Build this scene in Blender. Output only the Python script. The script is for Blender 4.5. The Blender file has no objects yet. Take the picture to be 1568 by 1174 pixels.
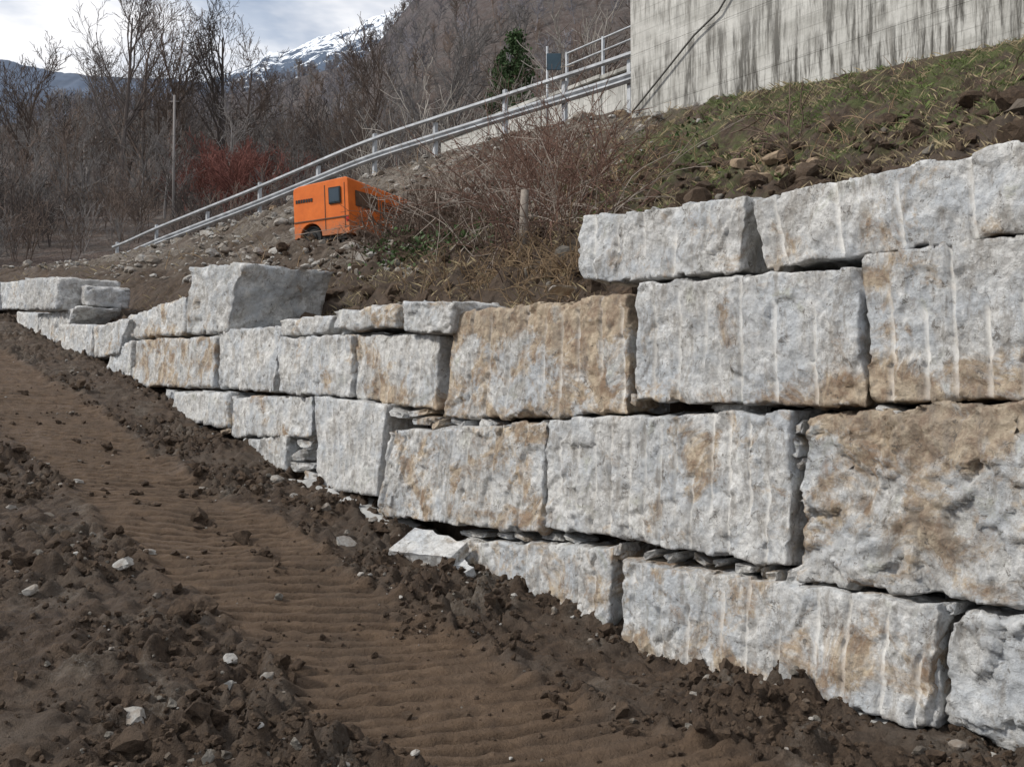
import bpy, bmesh, math, random
import numpy as np
from mathutils import Vector
random.seed(7); rng=np.random.default_rng(7)
scene=bpy.context.scene
# ------------------------------------------------------------------ camera
F=1524.4; TH=math.atan(53/F)
cd=bpy.data.cameras.new("camera"); cam=bpy.data.objects.new("camera",cd); scene.collection.objects.link(cam)
cd.sensor_width=36; cd.lens=35; cd.clip_end=12000; cd.clip_start=0.05
cam.location=(0,0,0); cam.rotation_euler=(math.pi/2+TH,0,0); scene.camera=cam
# ------------------------------------------------------------------ site frame: s along the wall, v behind it
DX,DY=-0.624,0.7815
NX,NY=0.7815,0.624
D0=5.2; KB=0.06
def W(s,v,z): return np.stack([s*DX+(v+D0)*NX, s*DY+(v+D0)*NY, z+0*s],-1)
def ray(px,py):
    x=(px-784)/F; y=(587-py)/F
    return np.array([x, math.cos(TH)-y*math.sin(TH), math.sin(TH)+y*math.cos(TH)])
def wall_sz(px,py,v=0.0):
    d=ray(px,py); t=(D0+v+1.76*KB)/(NX*d[0]+NY*d[1]-KB*d[2]); p=d*t
    return p[0]*DX+p[1]*DY, p[2]
# ------------------------------------------------------------------ numpy perlin
_pr=np.random.default_rng(3); PERM=_pr.permutation(256); PERM=np.concatenate([PERM,PERM,PERM])
GR=_pr.normal(size=(256,3)); GR/=np.linalg.norm(GR,axis=1)[:,None]
def perlin(P):
    P=np.asarray(P,float); I=np.floor(P).astype(int); f=P-I; I&=255
    u=f*f*f*(f*(f*6-15)+10); out=0
    for a in (0,1):
        wx=u[...,0] if a else 1-u[...,0]
        A=PERM[I[...,0]+a]
        for b in (0,1):
            wy=u[...,1] if b else 1-u[...,1]
            B=PERM[A+((I[...,1]+b)&255)]
            for c in (0,1):
                wz=u[...,2] if c else 1-u[...,2]
                g=GR[PERM[B+((I[...,2]+c)&255)]]
                out=out+wx*wy*wz*(g[...,0]*(f[...,0]-a)+g[...,1]*(f[...,1]-b)+g[...,2]*(f[...,2]-c))
    return out*1.5
def fbm(P,o=4,lac=2.1,g=0.5):
    r=0;a=1.
    P=np.asarray(P,float)
    for i in range(o):
        r=r+a*perlin(P+i*17.3); P=P*lac; a*=g
    return r
def billow(P,o=4):
    r=0;a=1.;P=np.asarray(P,float)
    for i in range(o):
        r=r+a*np.abs(perlin(P+i*11.7)); P=P*2.1; a*=.5
    return r
def chips(P,sc):
    P=np.asarray(P,float)*sc; I=np.floor(P).astype(int); best=np.full(P.shape[:-1],9.); out=np.zeros(P.shape[:-1])
    for a in (-1,0,1):
        for b in (-1,0,1):
            for c in (-1,0,1):
                J=I+np.array([a,b,c]); h=PERM[PERM[PERM[J[...,0]&255]+(J[...,1]&255)]+(J[...,2]&255)]
                off=.5+.42*GR[h]; d=P-(J+off); q=(d*d).sum(-1); hh=PERM[h+7]
                val=(h/255.-.5)*1.0+(d*GR[hh]).sum(-1)*1.5
                m=q<best; best=np.where(m,q,best); out=np.where(m,val,out)
    return out
def sstep(a,b,x):
    t=np.clip((x-a)/(b-a),0,1); return t*t*(3-2*t)
# ------------------------------------------------------------------ mesh helpers
def link(o,parent=None):
    scene.collection.objects.link(o)
    if parent: o.parent=parent
    return o
def empty(name,loc=(0,0,0)):
    e=bpy.data.objects.new(name,None); e.location=loc; e.empty_display_size=.3; link(e); return e
def np_mesh(name,V,Fc,smooth=True,attr=None,recalc=False):
    me=bpy.data.meshes.new(name); V=np.asarray(V,float); Fc=np.asarray(Fc,int); k=Fc.shape[1]
    me.vertices.add(len(V)); me.vertices.foreach_set("co",V.ravel())
    me.loops.add(Fc.size); me.loops.foreach_set("vertex_index",Fc.ravel())
    me.polygons.add(len(Fc)); me.polygons.foreach_set("loop_start",np.arange(0,Fc.size,k)); me.polygons.foreach_set("loop_total",np.full(len(Fc),k))
    me.update(calc_edges=True); me.validate()
    if recalc:
        bm=bmesh.new(); bm.from_mesh(me); bmesh.ops.recalc_face_normals(bm,faces=bm.faces); bm.to_mesh(me); bm.free()
    me.polygons.foreach_set("use_smooth",np.full(len(me.polygons),smooth))
    if attr is not None:
        A=me.color_attributes.new("mask",'FLOAT_COLOR','POINT')
        c=np.ones((len(V),4)); c[:,:attr.shape[1]]=attr; A.data.foreach_set("color",c.ravel())
    me.update(); return me
def obj(name,me,mat,parent=None,loc=None):
    if mat is not None: me.materials.append(mat)
    o=bpy.data.objects.new(name,me)
    if loc is not None: o.location=loc
    return link(o,parent)
def grid_faces(n,m):
    i=np.arange(n-1)[:,None]; j=np.arange(m-1)[None,:]
    a=i*m+j; return np.stack([a,a+m,a+m+1,a+1],-1).reshape(-1,4)
# ------------------------------------------------------------------ materials
def newmat(name):
    m=bpy.data.materials.new(name); m.use_nodes=True; nt=m.node_tree
    b=nt.nodes["Principled BSDF"]; b.inputs["Roughness"].default_value=.9
    b.inputs["Specular IOR Level"].default_value=.25
    return m,nt,b
def N(nt,t,**k):
    n=nt.nodes.new(t)
    for a,v in k.items(): setattr(n,a,v)
    return n
def noise(nt,vec,scale,detail=6,rough=.6,dist=0):
    n=N(nt,"ShaderNodeTexNoise"); n.inputs["Scale"].default_value=scale; n.inputs["Detail"].default_value=min(detail,5)
    n.inputs["Roughness"].default_value=rough; n.inputs["Distortion"].default_value=dist
    if vec is not None: nt.links.new(vec,n.inputs["Vector"])
    return n.outputs["Fac"]
def mapr(nt,v,a,b,c=0,d=1):
    n=N(nt,"ShaderNodeMapRange"); n.inputs[1].default_value=a;n.inputs[2].default_value=b;n.inputs[3].default_value=c;n.inputs[4].default_value=d
    nt.links.new(v,n.inputs[0]); return n.outputs[0]
def mix(nt,f,a,b,mode='MIX'):
    n=N(nt,"ShaderNodeMix",data_type='RGBA',blend_type=mode)
    for inp,val in ((n.inputs[0],f),(n.inputs[6],a),(n.inputs[7],b)):
        if hasattr(val,"is_linked"): nt.links.new(val,inp)
        elif isinstance(val,(tuple,list)): inp.default_value=(*val[:3],1)
        else: inp.default_value=val
    return n.outputs[2]
def mth(nt,op,a,b=None):
    n=N(nt,"ShaderNodeMath",operation=op)
    for i,v in enumerate((a,b)):
        if v is None: continue
        if hasattr(v,"is_linked"): nt.links.new(v,n.inputs[i])
        else: n.inputs[i].default_value=v
    return n.outputs[0]
def bump(nt,b,h,strength,dist,prev=None):
    n=N(nt,"ShaderNodeBump"); n.inputs["Strength"].default_value=strength; n.inputs["Distance"].default_value=dist
    nt.links.new(h,n.inputs["Height"])
    if prev is not None: nt.links.new(prev,n.inputs["Normal"])
    nt.links.new(n.outputs[0],b.inputs["Normal"]); return n.outputs[0]
def tc(nt,which="Object"): return N(nt,"ShaderNodeTexCoord").outputs[which]
def geo_pos(nt): return N(nt,"ShaderNodeNewGeometry").outputs["Position"]
def sepmask(nt):
    a=N(nt,"ShaderNodeAttribute",attribute_name="mask"); s=N(nt,"ShaderNodeSeparateColor"); nt.links.new(a.outputs["Color"],s.inputs[0]); return s.outputs
def vscale(nt,p,sc):
    mp=N(nt,"ShaderNodeMapping"); mp.inputs["Scale"].default_value=sc; nt.links.new(p,mp.inputs[0]); return mp.outputs[0]
def simple(name,col,var=.25,scale=8,rough=.9,bs=.3,bd=.01,metal=0):
    m,nt,b=newmat(name); p=tc(nt); n=noise(nt,p,scale,3)
    c=mix(nt,mapr(nt,n,.3,.7),tuple(x*(1-var) for x in col),tuple(min(1,x*(1+var)) for x in col))
    nt.links.new(c,b.inputs["Base Color"]); b.inputs["Roughness"].default_value=rough; b.inputs["Metallic"].default_value=metal
    if bs: bump(nt,b,noise(nt,p,scale*5,3),bs,bd)
    return m
def flat(name,col,rough=.9):
    m,nt,b=newmat(name); b.inputs["Base Color"].default_value=(*col,1); b.inputs["Specular IOR Level"].default_value=0
    r=N(nt,"ShaderNodeObjectInfo"); c=mix(nt,mapr(nt,r.outputs["Random"],0,1,0,1),tuple(x*.65 for x in col),tuple(x*1.35 for x in col)); nt.links.new(c,b.inputs["Base Color"]); return m
def voro_chip(nt,p,scale):
    n=N(nt,"ShaderNodeTexNoise"); n.inputs["Scale"].default_value=scale*.8; n.inputs["Detail"].default_value=1; nt.links.new(p,n.inputs["Vector"])
    a=N(nt,"ShaderNodeVectorMath",operation='SCALE'); a.inputs["Scale"].default_value=.9/scale; nt.links.new(n.outputs["Color"],a.inputs[0])
    s=N(nt,"ShaderNodeVectorMath",operation='ADD'); nt.links.new(p,s.inputs[0]); nt.links.new(a.outputs[0],s.inputs[1])
    v=N(nt,"ShaderNodeTexVoronoi",feature='F1'); v.inputs["Scale"].default_value=scale; nt.links.new(s.outputs[0],v.inputs["Vector"])
    sc=N(nt,"ShaderNodeSeparateColor"); nt.links.new(v.outputs["Color"],sc.inputs[0])
    return mth(nt,'ADD',sc.outputs[0],mth(nt,'MULTIPLY',v.outputs["Distance"],.9))
def stone_mat():
    m,nt,b=newmat("split_granite"); p=geo_pos(nt); R,G,B=sepmask(nt)[:3]
    big=noise(nt,p,2.0,4,.7,.5); mid=noise(nt,p,6.5,5,.75,.5); fine=noise(nt,p,60,3,.75)
    c=mix(nt,mapr(nt,mid,.37,.60),(.43,.42,.40),(.78,.77,.74))
    c=mix(nt,mapr(nt,big,.44,.60,0,.65),c,(.48,.515,.55))
    c=mix(nt,mapr(nt,fine,.36,.46,.30,0),c,(.20,.20,.20))
    sn=noise(nt,p,2.6,5,.75,.6)
    c=mix(nt,mapr(nt,sn,.40,.30,0,.55),c,(.48,.485,.39))
    sf=mth(nt,'ADD',R,mth(nt,'MULTIPLY',mth(nt,'SUBTRACT',sn,.5),3.0))
    sf=mapr(nt,sf,.42,.76)
    oc=mix(nt,mapr(nt,mid,.40,.62),(.27,.165,.085),(.55,.43,.28))
    c=mix(nt,mth(nt,'MULTIPLY',sf,.82),c,oc)
    st=noise(nt,vscale(nt,p,(1,1,.35)),9,5,.8,.3)
    c=mix(nt,mapr(nt,st,.51,.61,0,.55),c,(.26,.228,.19))
    dk=mapr(nt,noise(nt,p,13,5,.8,.8),.37,.41,.75,0)
    c=mix(nt,dk,c,(.14,.125,.105))
    c=mix(nt,mapr(nt,B,0,1,.55,0),c,(.21,.20,.185))
    c=mix(nt,mth(nt,'MULTIPLY',G,mapr(nt,st,.3,.6,.70,.35)),c,(.64,.625,.59))
    nt.links.new(c,b.inputs["Base Color"])
    inv=mth(nt,'SUBTRACT',1.0,mth(nt,'MULTIPLY',G,.9))
    h1=mth(nt,'ADD',mth(nt,'MULTIPLY',noise(nt,p,24,5,.88,.3),.80),mth(nt,'MULTIPLY',voro_chip(nt,p,17),.50))
    bump(nt,b,mth(nt,'MULTIPLY',inv,h1),.95,.030)
    b.inputs["Roughness"].default_value=.85
    return m
STONE=stone_mat()
def ground_mat():
    m,nt,b=newmat("earth"); p=geo_pos(nt); R,G,B=sepmask(nt)[:3]
    n1=noise(nt,p,1.1,4,.65,.3); n2=noise(nt,p,7,5,.75,.5); n3=noise(nt,p,40,5,.8)
    soil=mix(nt,mapr(nt,n2,.36,.64),(.046,.031,.021),(.122,.083,.055))
    soil=mix(nt,mapr(nt,n1,.47,.66,0,.75),soil,(.122,.098,.078))
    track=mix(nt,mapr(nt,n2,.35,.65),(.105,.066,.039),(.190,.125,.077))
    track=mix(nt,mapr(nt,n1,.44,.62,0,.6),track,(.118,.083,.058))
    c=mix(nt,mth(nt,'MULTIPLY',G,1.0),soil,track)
    grey=mix(nt,mapr(nt,n2,.42,.62),(.11,.086,.063),(.24,.208,.17))
    grav=mix(nt,mapr(nt,n3,.54,.60),grey,(.31,.29,.255))
    c=mix(nt,B,c,grav)
    gr=mix(nt,mapr(nt,n3,.35,.65),(.065,.085,.028),(.15,.155,.065))
    gf=mth(nt,'MULTIPLY',R,mapr(nt,noise(nt,p,1.8,5,.75,.5),.46,.60))
    c=mix(nt,gf,c,gr)
    c=mix(nt,mapr(nt,n3,.66,.72,0,.4),c,(.25,.225,.19))
    nt.links.new(c,b.inputs["Base Color"])
    bump(nt,b,mth(nt,'ADD',noise(nt,p,14,5,.85),mth(nt,'MULTIPLY',n3,.45)),1.,.055)
    nt.links.new(mapr(nt,n1,.35,.65,.60,.95),b.inputs["Roughness"])
    return m
EARTH=ground_mat()
# ------------------------------------------------------------------ terrain functions
def g0(s): return np.interp(s,[-60,0,2.3,5,8.7,12.1,16.3,22.2,26,41,60,120],[-2.3,-1.8,-1.77,-1.68,-1.04,-.45,.50,1.6,2.3,5.2,7,9])
def T0(s): return np.interp(s,[-60,5.4,5.9,7.5,10,14,16.3,22,26,41,60,120],[1.15,1.15,.82,.84,.88,1.25,1.45,2.0,2.8,5.3,7.1,9.1])
def R0(s): return np.interp(s,[-60,0,6.8,9,14.85,15.8,19.7,24.4,30,37,41,60,120],[4,5.2,5.66,5.85,6.38,6.95,7.15,6.9,6.4,6.0,5.9,8,14])
def RZ(s): return np.interp(s,[14,15.8,19.7,24.4,30,37,41,60],[7.08,7.08,7.12,6.9,6.4,6.0,5.9,8])
def VR(s): return np.interp(s,[-60,14.85,15.8,19.7,24.4,30,37,41,120],[9.9,9.9,10.6,10.2,9.2,8.3,7.4,7.3,7.3])
def fprof(q): return np.interp(q,[0,.07,.12,.17,.30,.45,.6,.8,1],[0,.015,.05,.15,.27,.40,.56,.79,1])
CS,CV=17.6,4.4
def base_z(s,v):
    s=np.asarray(s,float); v=np.asarray(v,float)
    g=g0(s); T=T0(s); R=R0(s); vr=VR(s)
    up=T+(R-T)*fprof(np.clip((v-.7)/(vr-.7),0,1))
    w=sstep(.45,.72,v)
    z=g*(1-w)+up*w
    k=np.exp(-(((s-CS)/1.8)**2+((v-CV)/1.2)**2)**2)
    z=z*(1-k)+3.33*k
    z=z+.35*np.exp(-(((s-6.3)/.9)**2+((v-1.9)/.7)**2))
    return z
def hill_z(x,y):
    crest=np.interp(x/np.maximum(y,1)*500,[-420,-300,-200,-126,-73,-54,-20,50,300,600],[116,136,152,161,184,208,246,305,470,560])
    n=fbm(np.stack([x*.012,y*.012,0*x],-1),4)
    a=6.5+.30*(y-45)
    t=np.clip((y-170)/330,0,1)
    b=44+(crest-44)*(t**.9)
    z=np.where(y<170,a,b)
    z=np.where(y>500,crest-(y-500)*.5,z)
    return z+n*np.clip((y-60)/25,0,5)
def surf(px,py,tmax=60):
    d=ray(px,py); t=np.arange(3,tmax,.02); P=d[None]*t[:,None]
    s=P[:,0]*DX+P[:,1]*DY; v=P[:,0]*NX+P[:,1]*NY-D0
    h=P[:,2]<base_z(s,v)
    i=int(np.argmax(h)); return s[i],v[i],float(base_z(s[i],v[i]))
vv=np.concatenate([np.array([-200,-120,-80,-50,-35,-25,-18,-13,-10,-8,-7]),np.arange(-6,1.6,.026),np.arange(1.6,11.5,.09),np.array([12,13.5,15,18,22,27,33,40,50])])
ss=np.concatenate([np.array([-120,-60,-30,-20,-14,-10,-7,-5,-3,-2,-1,0]),np.arange(.6,11,.021),np.arange(11,27,.05),np.arange(27,42,.2),np.arange(42,60,1),np.array([62,66,70,80,95,120])])
S,V=np.meshgrid(ss,vv,indexing='ij'); S=S.ravel();V=V.ravel()
Z=base_z(S,V)
P3=np.stack([S,V,0*S],-1)
wob=fbm(P3*np.array([.5,.8,1]),3)*.22
vw=V+wob
low=1-sstep(.3,.6,V)
tr=(sstep(-2.6,-2.35,vw)*(1-sstep(-1.15,-.9,vw)))
tr2=(1-sstep(-4.1,-3.7,vw))*.7*sstep(-5.9,-5.2,vw)
rough=np.clip(1-tr-tr2,0,1)
patch=.45+1.2*np.clip(fbm(P3*.9+5,3)+.35,0,1)
bl=billow(P3*np.array([4.6,4.6,1]),5)
Z=Z+low*(rough*patch*(.16*(bl-.42)+.042*fbm(P3*9,4)))
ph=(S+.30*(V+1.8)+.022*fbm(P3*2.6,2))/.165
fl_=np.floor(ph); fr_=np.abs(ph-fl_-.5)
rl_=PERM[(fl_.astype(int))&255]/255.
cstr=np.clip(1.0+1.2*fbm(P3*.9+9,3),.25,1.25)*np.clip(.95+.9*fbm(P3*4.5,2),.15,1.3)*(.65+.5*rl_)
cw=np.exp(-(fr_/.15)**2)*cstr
crumb=np.clip(fbm(P3*2.2+21,3)-.25,0,1)
Z=Z+low*tr*(-.015+.018*fbm(P3*5,4)-.046*cw+.05*crumb*billow(P3*7,3))
for c_ in (-2.5,-1.02): Z=Z+low*.045*np.exp(-((vw-c_)/.10)**2)*(.6+fbm(P3*3+2,3))
Z=Z+low*tr2*(.035*fbm(P3*5,4)+.06*(billow(P3*2.4,4)-.3))
Z=Z+low*.07*fbm(P3*.7+3,2)
Z=Z+low*.05*np.exp(-((V+.05)/.3)**2)
upm=sstep(.75,1.1,V)*(1-sstep(VR(S)-.6,VR(S)+.2,V))
Z=Z+upm*(.20*fbm(P3*1.1+2,4)+.18*(billow(P3*2.6+7,4)-.35)+.06*fbm(P3*6,3))
gm=sstep(3.6,5.4,V+fbm(P3*.6,2)*1.2)*(1-sstep(12.5,14.2,S+fbm(P3*.5+4,2)*1.5))*upm
gravm=upm*sstep(12.2,14.2,S+fbm(P3*.7+1,3)*2.5)*sstep(2.6,4.2,V+fbm(P3*.8,2)*1.0)
gravm=np.clip(gravm,0,1)*np.clip(.60+fbm(P3*.8+33,3),.2,.95)
road=sstep(VR(S)+.3,VR(S)+.6,V)
gravm=np.clip(gravm+road*.9,0,1)
lowgrav=low*np.clip(fbm(P3*1.7+8,3)-.15,0,1)*rough*.9
gravm=np.clip(gravm+lowgrav,0,1)
XYZ=W(S,V,Z)
me=np_mesh("ground",XYZ,grid_faces(len(ss),len(vv)),attr=np.stack([gm,np.clip(tr*low*(.95-.85*cw-.6*crumb)+tr2*low*.35,0,1),gravm],-1))  # cleat troughs lose track tone: shade painted into the soil colour
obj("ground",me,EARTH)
ZG=Z.reshape(len(ss),len(vv))
def zat(s,v):
    i=np.clip(np.searchsorted(ss,s),1,len(ss)-1); j=np.clip(np.searchsorted(vv,v),1,len(vv)-1)
    i=np.where(np.abs(ss[i-1]-s)<np.abs(ss[i]-s),i-1,i); j=np.where(np.abs(vv[j-1]-v)<np.abs(vv[j]-v),j-1,j)
    return ZG[i,j]
# ------------------------------------------------------------------ retaining wall blocks
wall=empty("stone_retaining_wall")
def block(name,q,depth=.85,groove=1,stain=.3,smode=0,tone=1.,parent=wall,vo=0.,rr=.012,amp=1.,gs=.27):
    pts=[wall_sz(*p,v=vo) for p in q]; TL,TR,BR,BL=[np.array(p) for p in pts]
    gp=np.array([.012,0]); TL=TL-gp; BL=BL-gp; TR=TR+gp; BR=BR+gp
    L=(np.linalg.norm(TL-TR)+np.linalg.norm(BL-BR))/2; H=(np.linalg.norm(TL-BL)+np.linalg.norm(TR-BR))/2
    cs=(TL+TR+BL+BR)/4; dist=math.hypot(cs[0],D0)
    st=.019 if dist<10 else (.03 if dist<14 else .045)
    n=[max(6,int(L/(st*(.5 if groove else .85)))),max(6,int(H/st)),max(6,int(depth/(st*1.3)))]
    fr=[]; allp=[]
    for ax in range(3):
        o=[a for a in range(3) if a!=ax]
        A,B=np.meshgrid(np.arange(n[o[0]]+1),np.arange(n[o[1]]+1),indexing='ij')
        for side in (0,n[ax]):
            pp=np.zeros((A.size,3),int); pp[:,o[0]]=A.ravel(); pp[:,o[1]]=B.ravel(); pp[:,ax]=side
            f=grid_faces(n[o[0]]+1,n[o[1]]+1)+sum(len(x) for x in allp)
            flip={(0,0):1,(0,1):0,(1,0):0,(1,1):1,(2,0):1,(2,1):0}[(ax,int(side>0))]
            if flip: f=f[:,::-1]
            fr.append(f); allp.append(pp)
    P=np.concatenate(allp); Fc=np.concatenate(fr)
    key=P[:,0]*1000000+P[:,1]*1000+P[:,2]
    _,idx,inv=np.unique(key,return_index=True,return_inverse=True)
    P=P[idx]; Fc=inv.ravel()[Fc]
    dims=np.array([L,H,depth]); qv=(P/np.array(n)-.5)*dims
    sd=random.random()*100
    nn=fbm(qv*6+sd,3); r=np.clip(rr*(1+1.8*nn),.004,.2)[:,None]
    big=fbm(qv*1.9+sd+9,3); r=r+np.clip(big-.40,0,1)[:,None]*.2
    r=np.minimum(r,dims.min()*.4)
    inner=np.clip(qv,-(dims/2-r),dims/2-r); dd=qv-inner; ln=np.linalg.norm(dd,axis=1)[:,None]
    qv2=np.where(ln>1e-6,inner+dd/np.maximum(ln,1e-6)*r,qv)
    a=qv2[:,0:1]/L+.5; b=qv2[:,1:2]/H+.5; c=qv2[:,2]+depth/2
    sz=(BL*(1-a)+BR*a)*(1-b)+(TL*(1-a)+TR*a)*b
    s=sz[:,0].copy(); z=sz[:,1].copy()
    front=np.clip(1-c/.08,0,1)
    e1=np.stack([z*3.5,c*2,0*c+sd],-1); e2=np.stack([s*3.2,c*2,0*c+sd+5],-1)
    s+=amp*(.020*fbm(e1,5)+.016*chips(e1,1.8))*(np.abs(a[:,0]-.5)*2)
    z+=amp*(.020*fbm(e2,5)+.016*chips(e2,1.8))*(np.abs(b[:,0]-.5)*2)
    q3=np.stack([s,z,c*1.0+sd],-1)
    f1=fbm(q3*1.3,3); f2=fbm(q3*5+3,4)
    wq=q3+.12*np.stack([perlin(q3*4+5),perlin(q3*4+15),perlin(q3*4+25)],-1)
    ck=chips(wq*np.array([1,1.2,1]),3.2); ck2=chips(wq,9.); ck3=chips(wq,17.) if dist<10 else 0
    fa=.48 if groove else .9
    dv=.020*f1+fa*(.006*f2+.028*ck+.015*ck2+.009*ck3)
    gv=np.zeros_like(s)
    if groove:
        x=.06+random.random()*gs*.5
        while x<L-.04:
            tilt=random.uniform(-.02,.02); top=random.uniform(.85,1.08); bot=random.choice([-.1,-.1,-.1,.05,.3])
            if random.random()<.2: top=random.uniform(.55,.8); bot=-.1
            wdt=random.uniform(.016,.020)
            uu=qv2[:,0]+L/2+tilt*(b[:,0]-.5)
            gg=np.exp(-((uu-x)/wdt)**4)*sstep(bot-.04,bot+.04,b[:,0])*(1-sstep(top-.04,top+.04,b[:,0]))
            gv=np.maximum(gv,gg*random.uniform(.8,1))
            x+=gs*random.uniform(.82,1.18)
        gv*=front
    v=c+vo+KB*(z+1.76)+amp*((.020*f1)+(dv-.020*f1)*(1-gv*.9))*(front*.9+.1)+gv*.034
    s=s+(1-front)*.02*amp*(f2+ck); z=z+(1-front)*.016*amp*fbm(q3*4+8,3)
    bb=b[:,0]
    stn=stain+ (0.55*sstep(.42,.05,bb) if smode==1 else 0)+(0.5*sstep(.5,1,bb) if smode==2 else 0)+(0.4*sstep(.6,0,a[:,0]) if smode==3 else 0)+.4*fbm(q3*1.7+20,3)
    Wp=W(s,v,z); org=Wp.mean(0)
    tn=np.clip(tone+.3*fbm(q3*1.2+40,2),0,1)
    me=np_mesh(name,Wp-org,Fc,attr=np.stack([np.clip(stn,0,1),gv,tn],-1))
    return obj(name,me,STONE,parent,org)
Q=[
 ([(884,333),(1143,299),(1132,416),(890,430)],dict(stain=.0,gs=.30)),
 ([(1150,306),(1640,200),(1640,345),(1170,413)],dict(stain=.26,gs=.42)),
 ([(1650,196),(2000,130),(2000,300),(1650,343)],dict(stain=.2)),
 ([(694,478),(962,449),(962,632),(678,641)],dict(stain=.60,smode=2,gs=.24,rr=.025)),
 ([(976,434),(1308,409),(1326,624),(968,612)],dict(stain=.02,smode=1,gs=.27)),
 ([(1320,390),(1640,352),(1640,608),(1332,616)],dict(stain=.30,gs=.18,smode=1,tone=.9)),
 ([(1650,350),(2000,310),(2000,610),(1650,608)],dict(stain=.28)),
 ([(598,660),(838,648),(828,816),(576,788)],dict(stain=.48,gs=.22,smode=0,tone=.9)),
 ([(840,642),(1213,628),(1208,868),(834,806)],dict(stain=.16,gs=.17)),
 ([(1236,634),(1700,604),(1700,950),(1218,886)],dict(stain=.52,groove=0,amp=1.2,rr=.03,smode=2,tone=.75)),
 ([(480,606),(592,620),(576,760),(486,748)],dict(stain=.0,gs=.13,amp=.6)),
 ([(685,826),(940,838),(930,1000),(690,940)],dict(stain=.42,gs=.2)),
 ([(952,858),(1442,930),(1420,1116),(948,1000)],dict(stain=.44,gs=.24,tone=.9)),
 ([(1450,938),(1760,960),(1760,1230),(1440,1110)],dict(stain=.0,groove=0,amp=1.1,rr=.05)),
 ([(1416,1000),(1440,960),(1438,1120),(1412,1110)],dict(stain=.1,groove=0,amp=.5,depth=.3,rr=.015)),
 ([(430,489),(510,483),(500,511),(430,514)],dict(stain=.2,groove=0)),
 ([(512,476),(610,465),(608,501),(512,504)],dict(stain=.4,groove=0)),
 ([(613,462),(700,460),(690,509),(616,507)],dict(stain=.15,groove=0,depth=.6)),
 ([(545,514),(672,512),(668,628),(545,610)],dict(stain=.32,smode=1,gs=.2)),
 ([(424,518),(541,512),(535,608),(426,601)],dict(stain=.28,gs=.2)),
 ([(334,508),(429,500),(419,601),(336,594)],dict(stain=.05,gs=.2)),
 ([(206,521),(332,515),(326,594),(200,590)],dict(stain=.55,tone=.8)),
 ([(172,534),(204,520),(198,590),(160,576)],dict(stain=.1,groove=0)),
 ([(350,608),(478,606),(476,668),(354,668)],dict(stain=.15,gs=.18)),
 ([(266,600),(348,600),(348,656),(264,640)],dict(stain=.2,gs=.2)),
 ([(368,672),(440,668),(436,724),(366,706)],dict(stain=.1,gs=.16)),
 ([(198,484),(284,453),(282,512),(198,519)],dict(stain=.4,groove=0,tone=.9,rr=.04)),
 ([(142,500),(198,488),(184,542),(142,548)],dict(stain=.3,groove=0)),
 ([(90,496),(141,498),(138,546),(88,540)],dict(stain=.1)),
 ([(58,484),(120,468),(92,526),(58,522)],dict(stain=.1,groove=0,rr=.05)),
 ([(108,546),(158,556),(155,576),(106,562)],dict(stain=.1,groove=0)),
 ([(-4,434),(36,429),(36,474),(-4,472)],dict(stain=.1,groove=0,vo=.1)),
 ([(38,427),(90,424),(86,474),(38,475)],dict(stain=.05,groove=0,depth=1.2,tone=.6,vo=-.25,rr=.05)),
 ([(95,431),(134,438),(132,468),(95,470)],dict(stain=.05,groove=0,tone=.55,vo=.2,rr=.05)),
 ([(26,478),(62,480),(56,518),(28,512)],dict(stain=.1)),
 ([(-60,436),(-8,432),(-8,474),(-60,470)],dict(stain=.1)),
]
for i,(q,k) in enumerate(Q):
    k.setdefault("vo",random.uniform(-.06,.07)); block("granite_block_%02d"%(i+1),q,**k)
block("granite_boulder",[(290,412),(374,402),(346,508),(284,514)],depth=1.35,groove=0,stain=.1,rr=.02,amp=1.3,parent=None,vo=.05,tone=.75)
FT=simple("pale_concrete",(.36,.355,.34),.3,5,.9,.6,.02)
def ribbon(name,pts,hw,hh,mat,parent=None):
    pts=np.array(pts,float); n=int(np.linalg.norm(pts[-1]-pts[0])/.06)+2
    t=np.linspace(0,len(pts)-1,n); C=np.stack([np.interp(t,np.arange(len(pts)),pts[:,i]) for i in range(3)],-1)
    prof=np.array([(-hw,-hh),(-hw,hh*.6),(-hw*.8,hh),(hw*.8,hh),(hw,hh),(hw,-hh)])
    Vt=[]
    for c in C:
        for a,b in prof: Vt.append((c[0],c[1]+a,c[2]+b))
    Vt=np.array(Vt); Vt[:,1]+=.05*fbm(Vt*3,3); Vt[:,2]+=.05*fbm(Vt*2.5+9,3)
    m=len(prof); f=[]
    for i in range(n-1):
        for j in range(m): f.append((i*m+j,i*m+(j+1)%m,(i+1)*m+(j+1)%m,(i+1)*m+j))
    return obj(name,np_mesh(name,W(Vt[:,0],Vt[:,1],Vt[:,2]),f,recalc=True),mat,parent)
ribbon("footing",[(1.0,.1,-1.87),(2.3,.1,-1.86),(4,.1,-1.83),(5,.12,-1.85),(6.6,.14,-1.58),(8.0,.13,-1.24),(9.3,.08,-.95),(10.2,.10,-.80),(11,.12,-.9)],.16,.12,FT,wall)
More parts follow.
